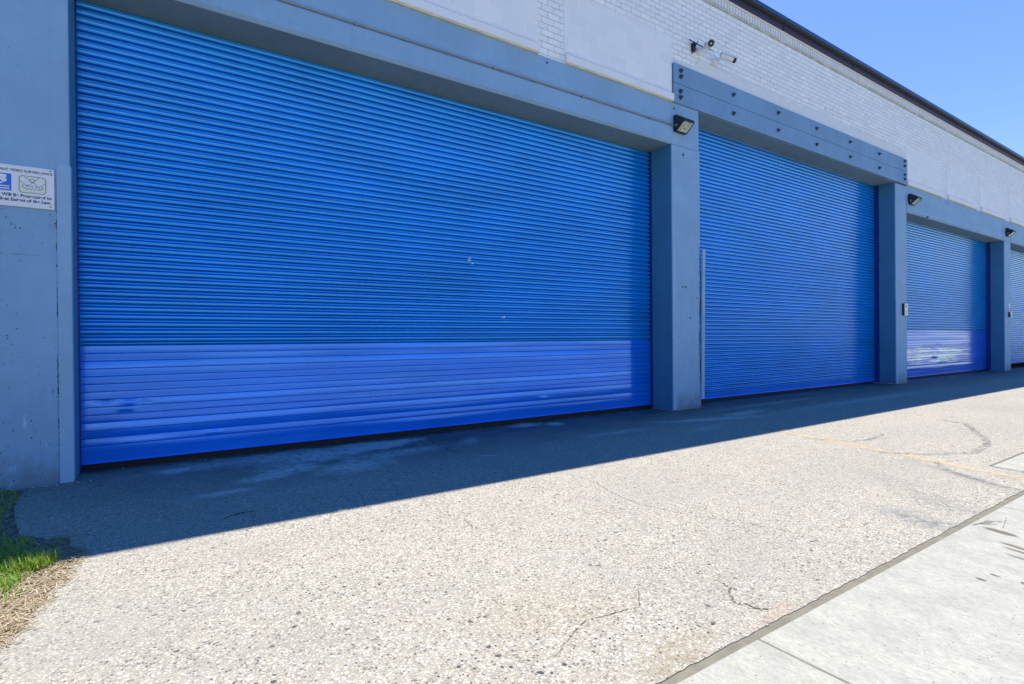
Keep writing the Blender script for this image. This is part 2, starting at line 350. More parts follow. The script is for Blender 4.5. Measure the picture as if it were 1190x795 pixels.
# bent bar leaning on the right edge of the pier
m = MB(); m.add([(8.362, -.03, 2.90), (8.435, -.03, 2.90), (8.385, -.03, .16), (8.31, -.03, .16), (8.362, .0, 2.90), (8.435, .0, 2.90), (8.385, .0, .16), (8.31, .0, .16)],
    [(0, 1, 2, 3), (4, 7, 6, 5), (0, 4, 5, 1), (1, 5, 6, 2), (2, 6, 7, 3), (3, 7, 4, 0)])
m.build('corner_guard', M['guard'], pA, .002)
def ribbon(pts, w, plane='z', off=0., jag=.5, sub=8, seed=1, tip=True, wmin=.25):
    """jagged thin strip along a polyline; plane z: lies on the ground, plane y: lies on a wall"""
    r = random.Random(seed); P = []
    for i in range(len(pts) - 1):
        a, b = Vector(pts[i]), Vector(pts[i + 1])
        for k in range(sub): P.append(a.lerp(b, k / sub))
    P.append(Vector(pts[-1])); n = len(P); m = MB(); vs = []
    for i, p in enumerate(P):
        d = (P[min(i + 1, n - 1)] - P[max(i - 1, 0)]).normalized(); nn = Vector((-d.y, d.x))
        ww = w * (wmin + (1 - wmin) * r.random()) * (min(1, 4 * min(i, n - 1 - i) / n + .15) if tip else 1)
        q = p + nn * (r.random() - .5) * w * jag * 2
        for s in (-.5, .5):
            c = q + nn * ww * s
            vs.append((c.x, c.y, off) if plane == 'z' else (c.x, off, c.y))
    m.add(vs, [(2 * i, 2 * i + 1, 2 * i + 3, 2 * i + 2) for i in range(n - 1)])
    return m
ribbon([(8.315, 2.98), (8.318, 2.2), (8.30, 1.2), (8.305, .3)], .035, 'y', -.003, .12, 20, 3).build('chipped_edge', M['dark'], pA)
ribbon([(-.727, 2.90), (-.729, 2.0), (-.728, 1.0), (-.727, .02)], .011, 'y', -.003, .25, 60, 5, wmin=.0).build('edge_crack', M['wallcrack'], p0)
ribbon([(7.658, 2.9), (7.659, 1.5), (7.660, .02)], .007, 'y', -.003, .15, 60, 6, wmin=.0).build('edge_crack', M['wallcrack'], pA)
ribbon([(-1.6, 2.05), (-.76, 2.05)], .006, 'y', -.002, .3, 50, 8, wmin=0).build('form_line', M['wallcrack'], p0)
for px, pz, r_ in [(7.872, 4.538, .022), (7.836, 2.186, .016), (7.918, 2.186, .016), (8.03, 1.63, .014), (8.22, 2.0, .012)]:
    MB().tube((px, -.004, pz), (px, .01, pz), r_, n=10).build('bolt_hole', M['dark'], pA)

# lintels: lower band proud of the upper, chamfered edge
def lintel(x0, x1, name='concrete_lintel'):
    prof = [(-.012, L1 + .035), (.02, L1), (.80, L1), (.80, 5.41), (-.012 + .014, 5.41), (-.012 + .014, 4.985), (-.012, 4.972)]
    return MB().prism_x(prof[::-1], x0, x1).build(name, M['paint'], B)
lintel(P0 + .002, A1 - .002 + .0); lintel(B2 + .002, A3 - .002); lintel(B3 + .002, A4 - .002)
box('concrete_lintel', (A1 - .0015, B1 - .03, .001, .8, L1 + .001, 5.408), M['paint'], B)
box('concrete_lintel', (A3 - .0015, B3 + .0015, .001, .8, L1 + .001, 5.408), M['paint'], B)
M['soffit'] = mat_paint('bounce_tinted_soffit', (.19, .295, .30), False, 11.)  # warm ground bounce on the undersides put into the colour
for a, b in ((P0, A1), (B2, A3), (B3, A4)): box('soffit_bounce', (a + .003, b - .003, .024, .79, L1 - .004, L1 - .0005), M['soffit'], B)
# steel beam of two stacked plates with bolts
bm_ = box('steel_beam', (7.612, 17.178, -.028, .0, 5.76, BT), M['paint_steel'], B, .003)
box('lower_plate', (7.612, 17.178, -.028, .0, L2 + .014, 5.752), M['paint_steel'], bm_, .003)
box('beam_core', (7.62, 17.17, .0015, .80, L2 + .02, BT - .004), M['paint_steel'], bm_)
for (sx0, sx1) in ((8.34, 9.72), (9.735, 14.2), (14.215, 16.495)):
    box('soffit_panel', (sx0, sx1, .004, .80, L2, L2 + .012), M['soffit'], bm_)
def bolt(x, z):
    m = MB(); m.tube((x, -.034, z), (x, -.029, z), .044, n=14); m.tube((x, -.062, z), (x, -.033, z), .030, n=6, smooth=False); m.tube((x, -.085, z), (x, -.06, z), .014, n=8)
    return m.build('anchor_bolt', M['bolt'], bm_)
for x, z in [(7.782, 5.995), (7.782, 5.89), (7.77, 5.63), (7.77, 5.525)] + [(9.313 + 1.5405 * i, zz) for i in range(5) for zz in (5.946, 5.588)] + [(16.985, zz) for zz in (6.02, 5.893, 5.657, 5.54)]: bolt(x, z)

# brick wall with infilled window openings
openings = [(-6.59, -4.14), (-3.65, -1.20), (-.71, 1.74), (2.23, 4.68), (5.17, 7.60), (17.19, 19.64), (20.11, 22.54), (22.98, 25.44), (26.06, 28.5), (29.0, 31.45), (31.95, 34.4)]
box('brick_wall', (-7.0, 7.605, .02, .80, 5.412, 7.50), M['brick'], B)
box('brick_wall', (7.607, 17.185, .02, .80, BT + .002, 7.50), M['brick'], B)
box('brick_wall', (17.187, 40.3, .02, .80, 5.412, 7.50), M['brick'], B)
for a, b in openings:
    box('block_infill', (a, b, .013, .03, 5.59, 6.56), M['block'], B)
    prof = [(-.045, 5.43), (-.045, 5.545), (.0, 5.572), (.03, 5.572), (.03, 5.43)]
    s = MB().prism_x(prof, a + .01, b - .01).build('window_sill', M['sill'], B, .004)
    box('sill_edge', (a + .012, b - .012, -.030, .03, 5.411, 5.429), M['sill_lip'], s)
m = MB(); rr = random.Random(4); xs = [7.64 + i * .12 for i in range(80)]; xs = [x for x in xs if x < 17.18]
vs = []; 
for x in xs:
    zt = 6.34 + .16 * noise.noise((x * .9, 0, 0)) + .05 * rr.random() - (.16 if x < 8.25 else 0)
    vs += [(x, .012, BT + .004), (x, .012, zt)]
m.add(vs, [(2 * i, 2 * i + 2, 2 * i + 3, 2 * i + 1) for i in range(len(xs) - 1)]).build('plaster_patch', M['plaster'], B)
m = MB(); m.add([(17.3, .005, 6.57), (34, .005, 6.57), (34, .005, 6.50), (17.3, .005, 6.50)], [(0, 1, 2, 3)])
box('stained_course', (-7.0, 40.3, .004, .80, 7.502, 7.562), M['stained'], B)
box('soldier_course', (-7.0, 40.3, .012, .80, 7.564, 7.695), M['soldier'], B)
rf = box('roof', (-7.0, 40.3, .0, 15.0, 7.75, 7.86), M['roofing'], B)
box('white_trim', (-7.02, 40.32, -.012, .5, 7.697, 7.732), M['white_trim'], rf)
xj = -7.03
while xj < 40:
    box('fascia_board', (xj, min(xj + 2.99, 40.32), -.045, -.002, 7.734, 7.838), M['fascia'], rf, .003)
    box('coping', (xj, min(xj + 2.994, 40.32), -.135, -.002, 7.866, 7.945), M['coping'], rf, .004)
    xj += 3.017
box('drip_edge', (-7.03, 40.32, -.118, -.002, 7.840, 7.864), M['brown'], rf)
box('side_wall', (-7.0, -6.7, .802, 14.7, -.1, 7.70), M['brick'], B)
box('side_wall', (40.0, 40.3, .802, 14.7, -.1, 7.70), M['brick'], B)
box('back_wall', (-7.0, 40.3, 14.702, 15.0, -.1, 7.70), M['brick'], B)
box('inner_floor', (-6.6, 39.9, .81, 14.6, -.06, .004), M['interior'], B)

# ------------------------------------------------------------------ roller doors
PITCH = .0772
TL = {0: .012, 1: -.012, 2: .062, 3: .004, 4: -.006, 5: .0, 6: .008, 7: .058, 8: .012, 9: .0, 10: .075, 11: -.03, 12: .03, 13: .022, 14: -.02}
def slats(m, x0, x1, z_top, n, profile, nx, tilt, seed, warp=0., dents=()):
    r = random.Random(seed)
    for k in range(n):
        zt = z_top - k * PITCH; tl = (r.random() - .5) * 2 * tilt; ph = r.random() * 50; off = (r.random() - .5) * .002
        if tilt > .02 and k in TL and x0 < 2: tl = TL[k]
        elif tilt > .02: tl = (.045 + .04 * r.random()) if r.random() < .30 else (r.random() - .6) * .03
        vs = []
        for i in range(nx + 1):
            x = x0 + (x1 - x0) * i / nx
            wv = warp * noise.noise((x * .45, ph, 0)); tt = tl + wv * 3.0
            for (py, pz) in profile:
                zz = zt - pz * PITCH
                yy = DY - py + off + (.5 - pz) * PITCH * tt + wv * .01
                for (dx, dz, rx, rz, dep) in dents:
                    q = ((x - dx) / rx) ** 2 + ((zz - dz) / rz) ** 2
                    if q < 6: yy += dep * math.exp(-q)
                vs.append((x, yy - .004, zz))
        P = len(profile)
        m.add(vs, [(i * P + j, (i + 1) * P + j, (i + 1) * P + j + 1, i * P + j + 1) for i in range(nx) for j in range(P - 1)], True)
# curved crown slat: bulging crown, then a recessed hinge roll
crown = [(-.040, .0), (-.034, .018), (.008, .030)] + [(.0170 - .0058 * i / 9 - .0035 * (2 * i / 9 - 1) ** 4, .035 + .42 * i / 9) for i in range(10)]
crown += [(.002, .465), (-.036, .475), (-.038, .51), (-.026, .53)] + [(-.024 + .008 * math.sin(math.pi * i / 6), .54 + .37 * i / 6) for i in range(7)] + [(-.028, .93), (-.042, .955), (-.040, 1.0)]
flat = [(-.010, .0), (-.008, .05), (.000, .065), (.0018, .09), (.0022, .30), (.0022, .55), (.0022, .80), (.0016, .94), (.000, .965), (-.010, .985), (-.010, 1.0)]
def roller_door(x0, x1, top, zflat, bottom, seed, label, matc, matf, dents=(), nx=30, gap=.0, gl=.035, gr=.035, gp=.07):
    a, b = x0 + .012, x1 - .012
    ztop = zflat + PITCH * math.ceil((top + .05 - zflat) / PITCH) if zflat else top + .03
    m = MB()
    if zflat: n = round((ztop - zflat) / PITCH)
    else: n = int((ztop - bottom - .07) / PITCH)
    slats(m, a, b, ztop, n, crown, nx, .012, seed, .006)
    d = m.build('roller_door', matc, B); d['label'] = label; d.data.set_sharp_from_angle(angle=R(28))
    zb = ztop - n * PITCH
    if zflat:
        nf = int((zb - bottom - .062) / PITCH)
        m = MB(); slats(m, a, b, zb, nf, flat, int((x1 - x0) / .03), .035, seed + 1, .022, dents); m.build('flat_slats', matf, d).data.set_sharp_from_angle(angle=R(28)); zb -= nf * PITCH
    # bottom bar
    m = MB(); m.box(a, b, DY - .004, DY + .02, bottom + .022, zb + .004); m.box(a, b, DY - .028, DY + .02, bottom + .012, bottom + .022)
    m.build('bottom_bar', matf, d, .002)
    box('rubber_seal', (a, b, DY - .012, DY + .03, bottom - .035 if gap else -.01, bottom + .011), M['rubber'], d)
    # guide rails (steel channels standing in front of the curtain)
    for s, w in ((0, gl), (1, gr)):
        m = MB()
        if s == 0: m.box(x0 + .004, x0 + .016, DY - .036, DY - .030, .01, top)
        else:
            m.box(x1 - w, x1 - .001, DY - gp, DY - gp + .006, .01, top); m.box(x1 - w, x1 - w + .006, DY - gp + .0062, DY - .02, .01, top)
            m.box(x1 - .006, x1 - .0015, DY - gp + .0062, DY + .02, .01, top)
        m.build('guide_rail', M['rail'], d)
    box('header_shadow_gap', (x0, x1, DY + .03, DY + .30, top - .06, top - .001), M['interior'], d)
    box('door_backing', (x0 + .005, x1 - .005, DY + .056, DY + .07, bottom, top - .062), M['interior'], d)
    return d
roller_door(P0, A1, L1, 1.244, .052, 11, 'widest blue roller door, flat slats at its foot', M['door'], M['door_flat'],
            [(-.42, .672, .06, .016, .006), (-.22, .66, .06, .018, -.006), (-.10, .65, .04, .015, .005), (.544, .273, .05, .016, -.006), (-.25, .60, .07, .02, -.007), (5.1, .35, .05, .015, -.008), (-.1, .30, .3, .03, .003)], nx=40, gr=.03, gp=.045)
roller_door(B1, A2, L2, None, .045, 23, 'tall blue roller door under the bolted beam', M['door'], M['door_flat'], nx=40, gp=.11)
roller_door(B2, A3, L1, 1.46, .045, 31, 'blue roller door with painted white glare patches', M['door_far'], M['door_flat_far'],
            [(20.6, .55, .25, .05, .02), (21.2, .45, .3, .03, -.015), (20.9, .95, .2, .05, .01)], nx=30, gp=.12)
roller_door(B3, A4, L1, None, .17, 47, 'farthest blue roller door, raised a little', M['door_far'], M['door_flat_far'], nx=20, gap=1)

# ------------------------------------------------------------------ things on the wall
lamp_labels = ['dark wedge wall lamp with conduit beside the widest door', 'dark wedge wall lamp below the right end of the bolted beam', 'dark wedge wall lamp on the farthest pier']
def wall_lamp(loc):
    r = tag(empty('wall_lamp', loc), lamp_labels[0], 'lamp', 'wall lamps on the piers')
    prof = [(.0, -.135), (.0, .145), (-.05, .155), (-.215, .045), (-.222, .010), (-.205, -.005), (-.035, -.135)]
    MB().prism_x(prof, -.15, .15).build('lamp_housing', M['black_metal'], r, .006)
    d = Vector((0, -.17, .13)).normalized(); n_ = Vector((0, -.13, -.17)).normalized()
    a0 = Vector((0, -.055, -.120)); L = .195
    fr = MB(); vs = []
    for (xx, tt, oo) in [(-.125, .0, .004), (.125, .0, .004), (.125, L, .004), (-.125, L, .004)]: vs.append(a0 + Vector((xx, 0, 0)) + d * tt + n_ * oo)
    fr.add(vs, [(0, 1, 2, 3)]); g = fr.build('lamp_glass', M['lampglass'], r)
    rb = MB()
    for (xa, xb, ta, tb) in [(-.14, .14, -.012, .0), (-.14, .14, L, L + .012), (-.14, -.125, 0, L), (.125, .14, 0, L)]:
        vs = [a0 + Vector((x_, 0, 0)) + d * t_ + n_ * o_ for o_ in (0, .012) for (x_, t_) in ((xa, ta), (xb, ta), (xb, tb), (xa, tb))]
        rb.add(vs, [(0, 3, 2, 1), (4, 5, 6, 7), (0, 1, 5, 4), (1, 2, 6, 5), (2, 3, 7, 6), (3, 0, 4, 7)])
    rb.build('lamp_bezel', M['black_metal'], r)
    MB().tube((-.165, -.07, -.045), (-.148, -.07, -.045), .022, n=10).build('side_plug', M['steel'], r)
    return r
t = NT('ribbed_lamp_glass'); n = t.noise(22, 3)
M['lampglass'] = t.fin(t.mix(t.mr(n, .4, .6), (.62, .66, .50), (.30, .33, .26)), .15, t.bump(t.noise(60, 2), .004, .6))
lamp = wall_lamp((7.76, -.001, 5.03))
for i, loc in enumerate([(17.42, -.013, 5.03), (25.68, -.001, 4.985)]):
    c = lamp.copy(); col.objects.link(c); c.location = loc; c['label'] = lamp_labels[i + 1]
    for ch in list(lamp.children):
        k = ch.copy(); col.objects.link(k); k.parent = c
# electrical conduit with couplings along the lintel
m = MB(); zc = 4.992
m.tube((-1.2, -.022, zc), (7.61, -.022, zc + .012), .0115, n=12)
cd = m.build('conduit', M['steel']); tag(cd, 'thin steel conduit running along the lintel above the widest door', 'pipe')
for x in (-.9, .75, 1.3, 2.62, 4.55, 6.3):
    MB().tube((x - .035, -.022, zc + .012 * (x + 1.2) / 8.8), (x + .035, -.022, zc + .012 * (x + 1.2) / 8.8), .0165, n=12).build('coupling', M['steel'], cd)
for x in (.2, 2.0, 3.9, 5.5, 7.0):
    box('pipe_clip', (x - .012, x + .012, -.036, .0015, zc - .02, zc + .024), M['steel'], cd)

# security cameras
def bullet(loc, aim, L_, r_, label, hood):
    r = tag(empty('security_camera', loc), label, 'camera', 'security cameras above the bolted beam')
    o = Vector((0, 0, 0))
    MB().tube((0, .019, 0), (0, -.045, 0), .070, .062, 24).build('mount', M['white_plastic'], r, .004)
    aim = Vector(aim).normalized(); j = Vector((.03, -.16, .02))
    MB().tube((0, -.04, 0), j, .022, .022, 12).build('arm', M['white_plastic'], r)
    s = j - aim * L_ * .15 + Vector((0, 0, .03)); e = s + aim * L_
    m = MB(); m.tube(s, e, r_, r_, 20)
    up = Vector((0, 0, 1)); sd = aim.cross(up).normalized(); u2 = sd.cross(aim)
    vs = []; N_ = 10
    for P_ in (s - aim * .01, e + aim * hood):
        for i in range(N_ + 1):
            a_ = math.pi * (.08 + .84 * i / N_); vs.append(P_ + sd * (math.cos(a_) * r_ * 1.18) + u2 * (math.sin(a_) * r_ * 1.18))
    m.add(vs, [(i, i + 1, N_ + 2 + i, N_ + 1 + i) for i in range(N_)], True)
    m.build('camera_body', M['white_plastic'], r)
    MB().tube(e + aim * .001, e + aim * (.012 if L_ < .22 else .055), r_ * .97, r_ * .97, 20).build('camera_face', M['lens'], r)
    MB().tube(e + aim * .0125, e + aim * .016, r_ * .25, r_ * .25, 12).build('lens', M['white_plastic'], r)
    return r
bullet((8.33, .0, 6.50), (-.50, -.80, -.30), .19, .055, 'white bullet camera facing left with square black front', .03)
bullet((8.78, .0, 6.44), (.90, -.42, -.28), .24, .048, 'white bullet camera pointing right on round wall plate', .07)
m = MB(); m.tube((8.02, -.03, 6.62), (8.34, -.07, 6.56), .009, n=8); m.tube((8.34, -.07, 6.56), (8.70, -.03, 6.62), .006, n=8); m.tube((8.15, .015, 6.42), (8.17, -.10, 6.60), .008, n=8); m.box(8.13, 8.20, -.03, .02, 6.46, 6.60)
tag(m.build('antenna_bracket', M['black_metal']), 'thin dark bracket and cable left of the security cameras', 'bracket')

# intercom and small plates
ic = tag(empty('intercom', (17.0, 0, 2.0)), 'white intercom box with black round lens on a pier', 'intercom')
box('casing', (-.10, .12, -.05, -.001, -.16, .16), M['white_plastic'], ic, .006)
box('dark_side', (-.125, -.1015, -.055, -.001, -.163, .163), M['black_metal'], ic)  # thin dark sheet over the left side of the casing
MB().tube((.0, -.054, .085), (.0, -.049, .085), .035, n=16).build('lens', M['lens'], ic)
m = MB()
for i in range(4): m.box(-.05, .07, -.053, -.0505, -.12 + i * .03, -.108 + i * .03)
m.build('speaker_grille', M['steel'], ic)
pl = MB().tube((25.90, -.010, 2.345), (25.90, -.001, 2.345), .085, n=20).build('round_plate', M['white_plastic'])
tag(pl, 'small pale round plate high on the farthest narrow pier', 'plate')
MB().tube((25.90, -.013, 2.345), (25.90, -.0105, 2.345), .035, n=14).build('centre_dot', M['steel'], pl)
t = NT('red_plastic'); M['red'] = t.fin((.55, .06, .05), .4)
ab = box('alarm_box', (25.80, 25.96, -.07, -.001, 1.93, 2.13), M['white_plastic'], None, .02)
tag(ab, 'white and red alarm box under the round plate on far pier', 'alarm box')
box('red_band', (25.803, 25.957, -.0725, -.0705, 1.985, 2.02), M['red'], ab); box('side_shade', (25.795, 25.799, -.065, -.003, 1.945, 2.115), M['black_metal'], ab)
# small screws and hooks
for x, z in [(4.83 + .0, 5.33), (7.62, 5.30), (20.1, 5.30), (23.0, 5.32)]:
    MB().tube((x, -.02, z), (x, .015, z), .012, n=8).build('hook', M['bolt'], B)
box('edge_plug', (18.55, 18.60, -.03, .01, L1 + .0, L1 + .05), M['bolt'], B)

# ------------------------------------------------------------------ warning sign
t = NT('sign_white'); M['signw'] = t.fin(t.mix(t.noise(6, 3), (.80, .79, .82), (.72, .72, .77)), .45)
t = NT('sign_navy'); M['navy'] = t.fin((.035, .045, .13), .5)
t = NT('sign_blue'); M['sblue'] = t.fin((.015, .16, .62), .45)
t = NT('sign_purple'); M['purple'] = t.fin((.20, .09, .16), .5)
t = NT('sign_lime'); M['lime'] = t.fin((.72, .78, .60), .5)
t = NT('rusty_screw'); M['rust'] = t.fin((.16, .06, .03), .7)
SX, SZ0, SZ1 = -.738, 2.464, 2.822
sg = box('warning_sign', (-1.345, SX, -.016, -.004, SZ0, SZ1), M['signw'], None, .003)
tag(sg, 'white video surveillance warning sign with blue and line emblems on pier', 'sign')
def text(s, x, z, size, mat, parent, align='RIGHT', name='lettering', off=.0006, bold=0., sx=1.):
    cu = bpy.data.curves.new(name, 'FONT'); cu.body = s; cu.size = size; cu.align_x = align; cu.extrude = .0004; cu.offset = bold
    o = bpy.data.objects.new('tmp', cu); col.objects.link(o)
    bpy.context.view_layer.update()
    me = bpy.data.meshes.new_from_object(o.evaluated_get(bpy.context.evaluated_depsgraph_get())); bpy.data.objects.remove(o)
    me.transform(Matrix.Translation((x, -.016 - off, z)) @ Matrix.Rotation(R(90), 4, 'X') @ Matrix.Scale(sx, 4, (1, 0, 0)))
    me.materials.clear(); me.materials.append(mat); me.name = name
    o = bpy.data.objects.new(name, me); col.objects.link(o); o.parent = parent; return o
text('UNDER CONSTANT VIDEO SURVEILLANCE', -.748, 2.768, .0285, M['navy'], sg, bold=.0006)
text('Violators Will Be Prosecuted to', -.756, 2.550, .037, M['navy'], sg, bold=.0012, sx=.98)
text('the Fullest Extent of the Law.', -.758, 2.510, .037, M['navy'], sg, bold=.0012, sx=.98)
yS = -.0168
def strip(m, pts, w, y=yS, closed=False):
    pts = [Vector(p) for p in pts]; n = len(pts)
    for i in range(n if closed else n - 1):
        a, b = pts[i], pts[(i + 1) % n]; d = (b - a).normalized(); nn = Vector((-d.y, d.x)) * w / 2
        a = a - d * w * .3; b = b + d * w * .3
        q = [a + nn, b + nn, b - nn, a - nn]; m.add([(p.x, y, p.y) for p in q], [(0, 1, 2, 3)])
def fillp(m, pts, y): m.add([(p[0], y, p[1]) for p in pts], [tuple(range(len(pts)))])
def rrect(x0, x1, z0, z1, r, k=5):
    out = []
    for cx, cz, a0 in ((x1 - r, z1 - r, 0), (x0 + r, z1 - r, 90), (x0 + r, z0 + r, 180), (x1 - r, z0 + r, 270)):
        for i in range(k + 1): a = R(a0 + 90 * i / k); out.append((cx + r * math.cos(a), cz + r * math.sin(a)))
    return out
m = MB(); fillp(m, [(-1.16, 2.595), (-1.022, 2.595), (-1.022, 2.742), (-1.16, 2.742)], -.0166); m.build('blue_emblem', M['sblue'], sg)
m = MB()
fillp(m, rrect(-1.15, -1.052, 2.705, 2.732, .013), -.0172); fillp(m, [(-1.12, 2.70), (-1.065, 2.705), (-1.05, 2.69), (-1.055, 2.672), (-1.075, 2.664), (-1.09, 2.68)], -.0174)
fillp(m, [(-1.15, 2.655), (-1.09, 2.668), (-1.075, 2.655), (-1.15, 2.640)], -.0172)
fillp(m, rrect(-1.15, -1.034, 2.628, 2.637, .004), -.0172); fillp(m, rrect(-1.15, -1.034, 2.608, 2.617, .004), -.0172); m.build('emblem_stripes', M['signw'], sg)
ex0, ex1, ez0, ez1 = -.972, -.795, 2.592, 2.737
m = MB(); fillp(m, rrect(ex0, ex1, ez0, ez1, .025), -.0166); m.build('lime_emblem', M['lime'], sg)
m = MB()
fillp(m, [(ex0 + .002, ez1 - .045), (ex0 + .030, ez1 - .003), (ex0 + .085, ez1 - .055), (ex0 + .055, ez1 - .085)], -.0170)
fillp(m, [(ex1 - .002, ez1 - .050), (ex1 - .04, ez1 - .003), (ex1 - .085, ez1 - .045), (ex1 - .045, ez1 - .088)], -.01702)
fillp(m, rrect(ex0 + .035, ex1 - .035, ez0 + .022, ez0 + .085, .028), -.0171); m.build('emblem_arms', M['signw'], sg)
m = MB(); strip(m, rrect(ex0, ex1, ez0, ez1, .025), .0045, -.0176, True)
strip(m, [(ex0 + .002, ez1 - .042), (ex0 + .055, ez1 - .085)], .003, -.0174); strip(m, [(ex0 + .030, ez1 - .003), (ex1 - .040, ez1 - .090)], .003, -.01742); strip(m, [(ex1 - .04, ez1 - .003), (ex0 + .05, ez1 - .088)], .003, -.01744); strip(m, [(ex1 - .002, ez1 - .050), (ex1 - .045, ez1 - .088)], .003, -.01746)
m.build('emblem_outline', M['purple'], sg)
m = MB(); cx, cz = (ex0 + ex1) / 2, (ez0 + ez1) / 2
strip(m, [(cx + .022 * math.cos(a) , cz + .035 + .013 * math.sin(a)) for a in [i * .5 for i in range(12)]], .003, -.0179)
strip(m, [(cx - .055 + .0075 * i, ez0 + .035 + .010 * math.sin(i * 1.9) ) for i in range(16)], .0028, -.0179)
strip(m, [(cx - .05 + .0075 * i, ez0 + .058 + .008 * math.sin(i * 2.3) ) for i in range(14)], .0026, -.01792)
strip(m, [(cx - .06, ez0 + .04), (cx - .068, ez0 + .055), (cx - .058, ez0 + .068)], .003, -.01794); strip(m, [(cx + .06, ez0 + .04), (cx + .07, ez0 + .055), (cx + .062, ez0 + .07)], .003, -.01794)
m.build('emblem_hands', M['navy'], sg)
for x, z in ((-.762, 2.805), (-.764, 2.487)): MB().tube((x, -.020, z), (x, -.015, z), .006, n=8).build('screw', M['rust'], sg)

# ------------------------------------------------------------------ ground
def sheet(name, poly, z, mat, kind='structure', parent=None, sub=None):
    m = MB(); m.add([(x, y, z) for x, y in poly], [tuple(range(len(poly)))]); o = m.build(name, mat, parent)
    for p in o.data.polygons:
        if p.normal.z < 0: o.data.flip_normals(); break
    if kind: o['kind'] = kind
    return o
sheet('ground', [(-400, -400), (400, -400), (400, 400), (-400, 400)], -.17, M['ground'])
rj = random.Random(12)
YJ = -4.935
edge = [(-.545, -3.9), (-.545, -3.269), (-.551, -3.172), (-.489, -3.087), (-.50, -2.974), (-.451, -2.792), (-.463, -2.702), (-.403, -2.577), (-.41, -2.367), (-.38, -2.295), (-.378, -2.094), (-.451, -1.96), (-.484, -1.722), (-.601, -1.685), (-.751, -1.517), (-.82, -1.205), (-.908, -.769), (-.948, -.33), (-.955, .03)]
fine = []
for i in range(len(edge) - 1):
    a, b = Vector(edge[i]), Vector(edge[i + 1]); k = max(1, int((b - a).length / .03))
    for j in range(k):
        p = a.lerp(b, j / k); fine.append((p.x + (rj.random() - .5) * .018, p.y + (rj.random() - .5) * .018))
jag = []
x = -.6
while x < 6.76:
    jag.append((x, YJ + (rj.random() - .35) * .010 + .006 * noise.noise((x * 3, 0, 0)))); x += .022 + .03 * rj.random()
poly = [(-.6, -4.4)] + [(-.56, -4.0)] + fine + [(-.955, .81), (40.5, .81), (40.5, -4.49), (6.765, -4.49)] + jag[::-1]
m = MB(); m.prism_z(poly, -.14, 0.)
dw = m.build('driveway', M['aggregate']); dw['kind'] = 'structure'
fs = box('joint_bed', (-30, 60, -8.2, -4.4, -.150, -.0035), M['joint']); fs['kind'] = 'structure'
# pavement slabs
sm = MB(); YP = -4.968
xsj = [-8, -4.1, -1.01, 2.110, 5.232, 6.765]
def slab(x0, x1, y0, y1): sm.box(x0 + .005, x1 - .005, y0 + .005, y1 - .005, -.12, -.001)
for i in range(len(xsj) - 1): slab(xsj[i], xsj[i + 1], -6.6, YP)
xx = 6.785; 
while xx < 45: slab(xx, xx + 1.55, -6.6, -4.505); xx += 1.55
xx = -8
while xx < 45: slab(xx, xx + 1.56, -8.15, -6.6); xx += 1.56
pv = sm.build('pavement', M['pavement'], None, .005); pv['kind'] = 'structure'
kb = box('kerb', (-30, 60, -8.33, -8.16, -.16, .0), M['pavement'], None, .015); kb['kind'] = 'structure'
rd = box('road', (-120, 160, -18, -8.335, -.165, -.13), M['asphalt']); rd['kind'] = 'structure'
fp = box('far_pavement', (-120, 160, -21, -18.005, -.165, -.005), M['pavement'], None); fp['kind'] = 'structure'
# cracks, paint, tyre marks on the driveway
Z1 = .003
def on_drive(name, m, mat): o = m.build(name, mat, dw); return o
on_drive('crack', ribbon([(3.217, -2.273), (3.239, -2.708), (3.12, -3.1), (3.084, -3.367), (3.184, -3.807), (3.345, -4.073), (3.47, -4.421), (3.50, -4.8)], .008, 'z', Z1, 1.0, 22, 31, wmin=.1), M['crackm'])
on_drive('crack', ribbon([(2.44, -4.52), (2.43, -4.62), (2.34, -4.69), (2.30, -4.73), (2.333, -4.777), (2.345, -4.85), (2.41, -4.86)], .015, 'z', Z1, .55, 8, 32, wmin=.15), M['crackm'])
on_drive('crack', ribbon([(2.31, -4.81), (2.38, -4.86)], .012, 'z', Z1 + .0005, .6, 8, 35), M['crackm'])
on_drive('crack', ribbon([(2.977, .50), (2.95, .1), (2.86, -.25), (2.82, -.80), (2.86, -.95)], .016, 'z', Z1, .7, 16, 33, wmin=.1), M['dark'])
on_drive('crack', ribbon([(1.17, -3.3), (.9, -3.05), (.78, -3.12), (.5, -3.0)], .005, 'z', Z1, .8, 20, 36, wmin=0), M['crackm'])
on_drive('crack', ribbon([(1.82, -2.9), (1.78, -3.12), (1.86, -3.2)], .008, 'z', Z1, .8, 10, 37, wmin=0), M['crackm'])
on_drive('crack', ribbon([(1.3, -4.6), (1.6, -4.45), (1.9, -4.5), (2.1, -4.3)], .007, 'z', Z1, .8, 16, 38, wmin=0), M['crackm'])
on_drive('crack', ribbon([(.38, -1.95), (.50, -1.86), (.62, -1.86)], .025, 'z', Z1, .3, 8, 39), M['dark'])
on_drive('crack', ribbon([(9.6, -1.2), (8.6, -1.0), (7.9, -.6), (7.3, -.1)], .014, 'z', Z1, .6, 20, 40, wmin=.1), M['dark'])
on_drive('crack', ribbon([(6.77, -4.49), (6.73, -4.62), (6.70, -4.76), (6.66, -4.93)], .012, 'z', Z1, .25, 10, 41, tip=False), M['dark'])
on_drive('crack', ribbon([(1.6, -2.25), (1.9, -2.33), (2.3, -2.2)], .004, 'z', Z1, 1., 20, 42, wmin=0), M['crackm'])
def dust(pts, w, seed, mat, name, zz):
    o = on_drive(name, ribbon(pts, w, 'z', zz, .02, 14, seed, tip=False, wmin=.8), mat); return o
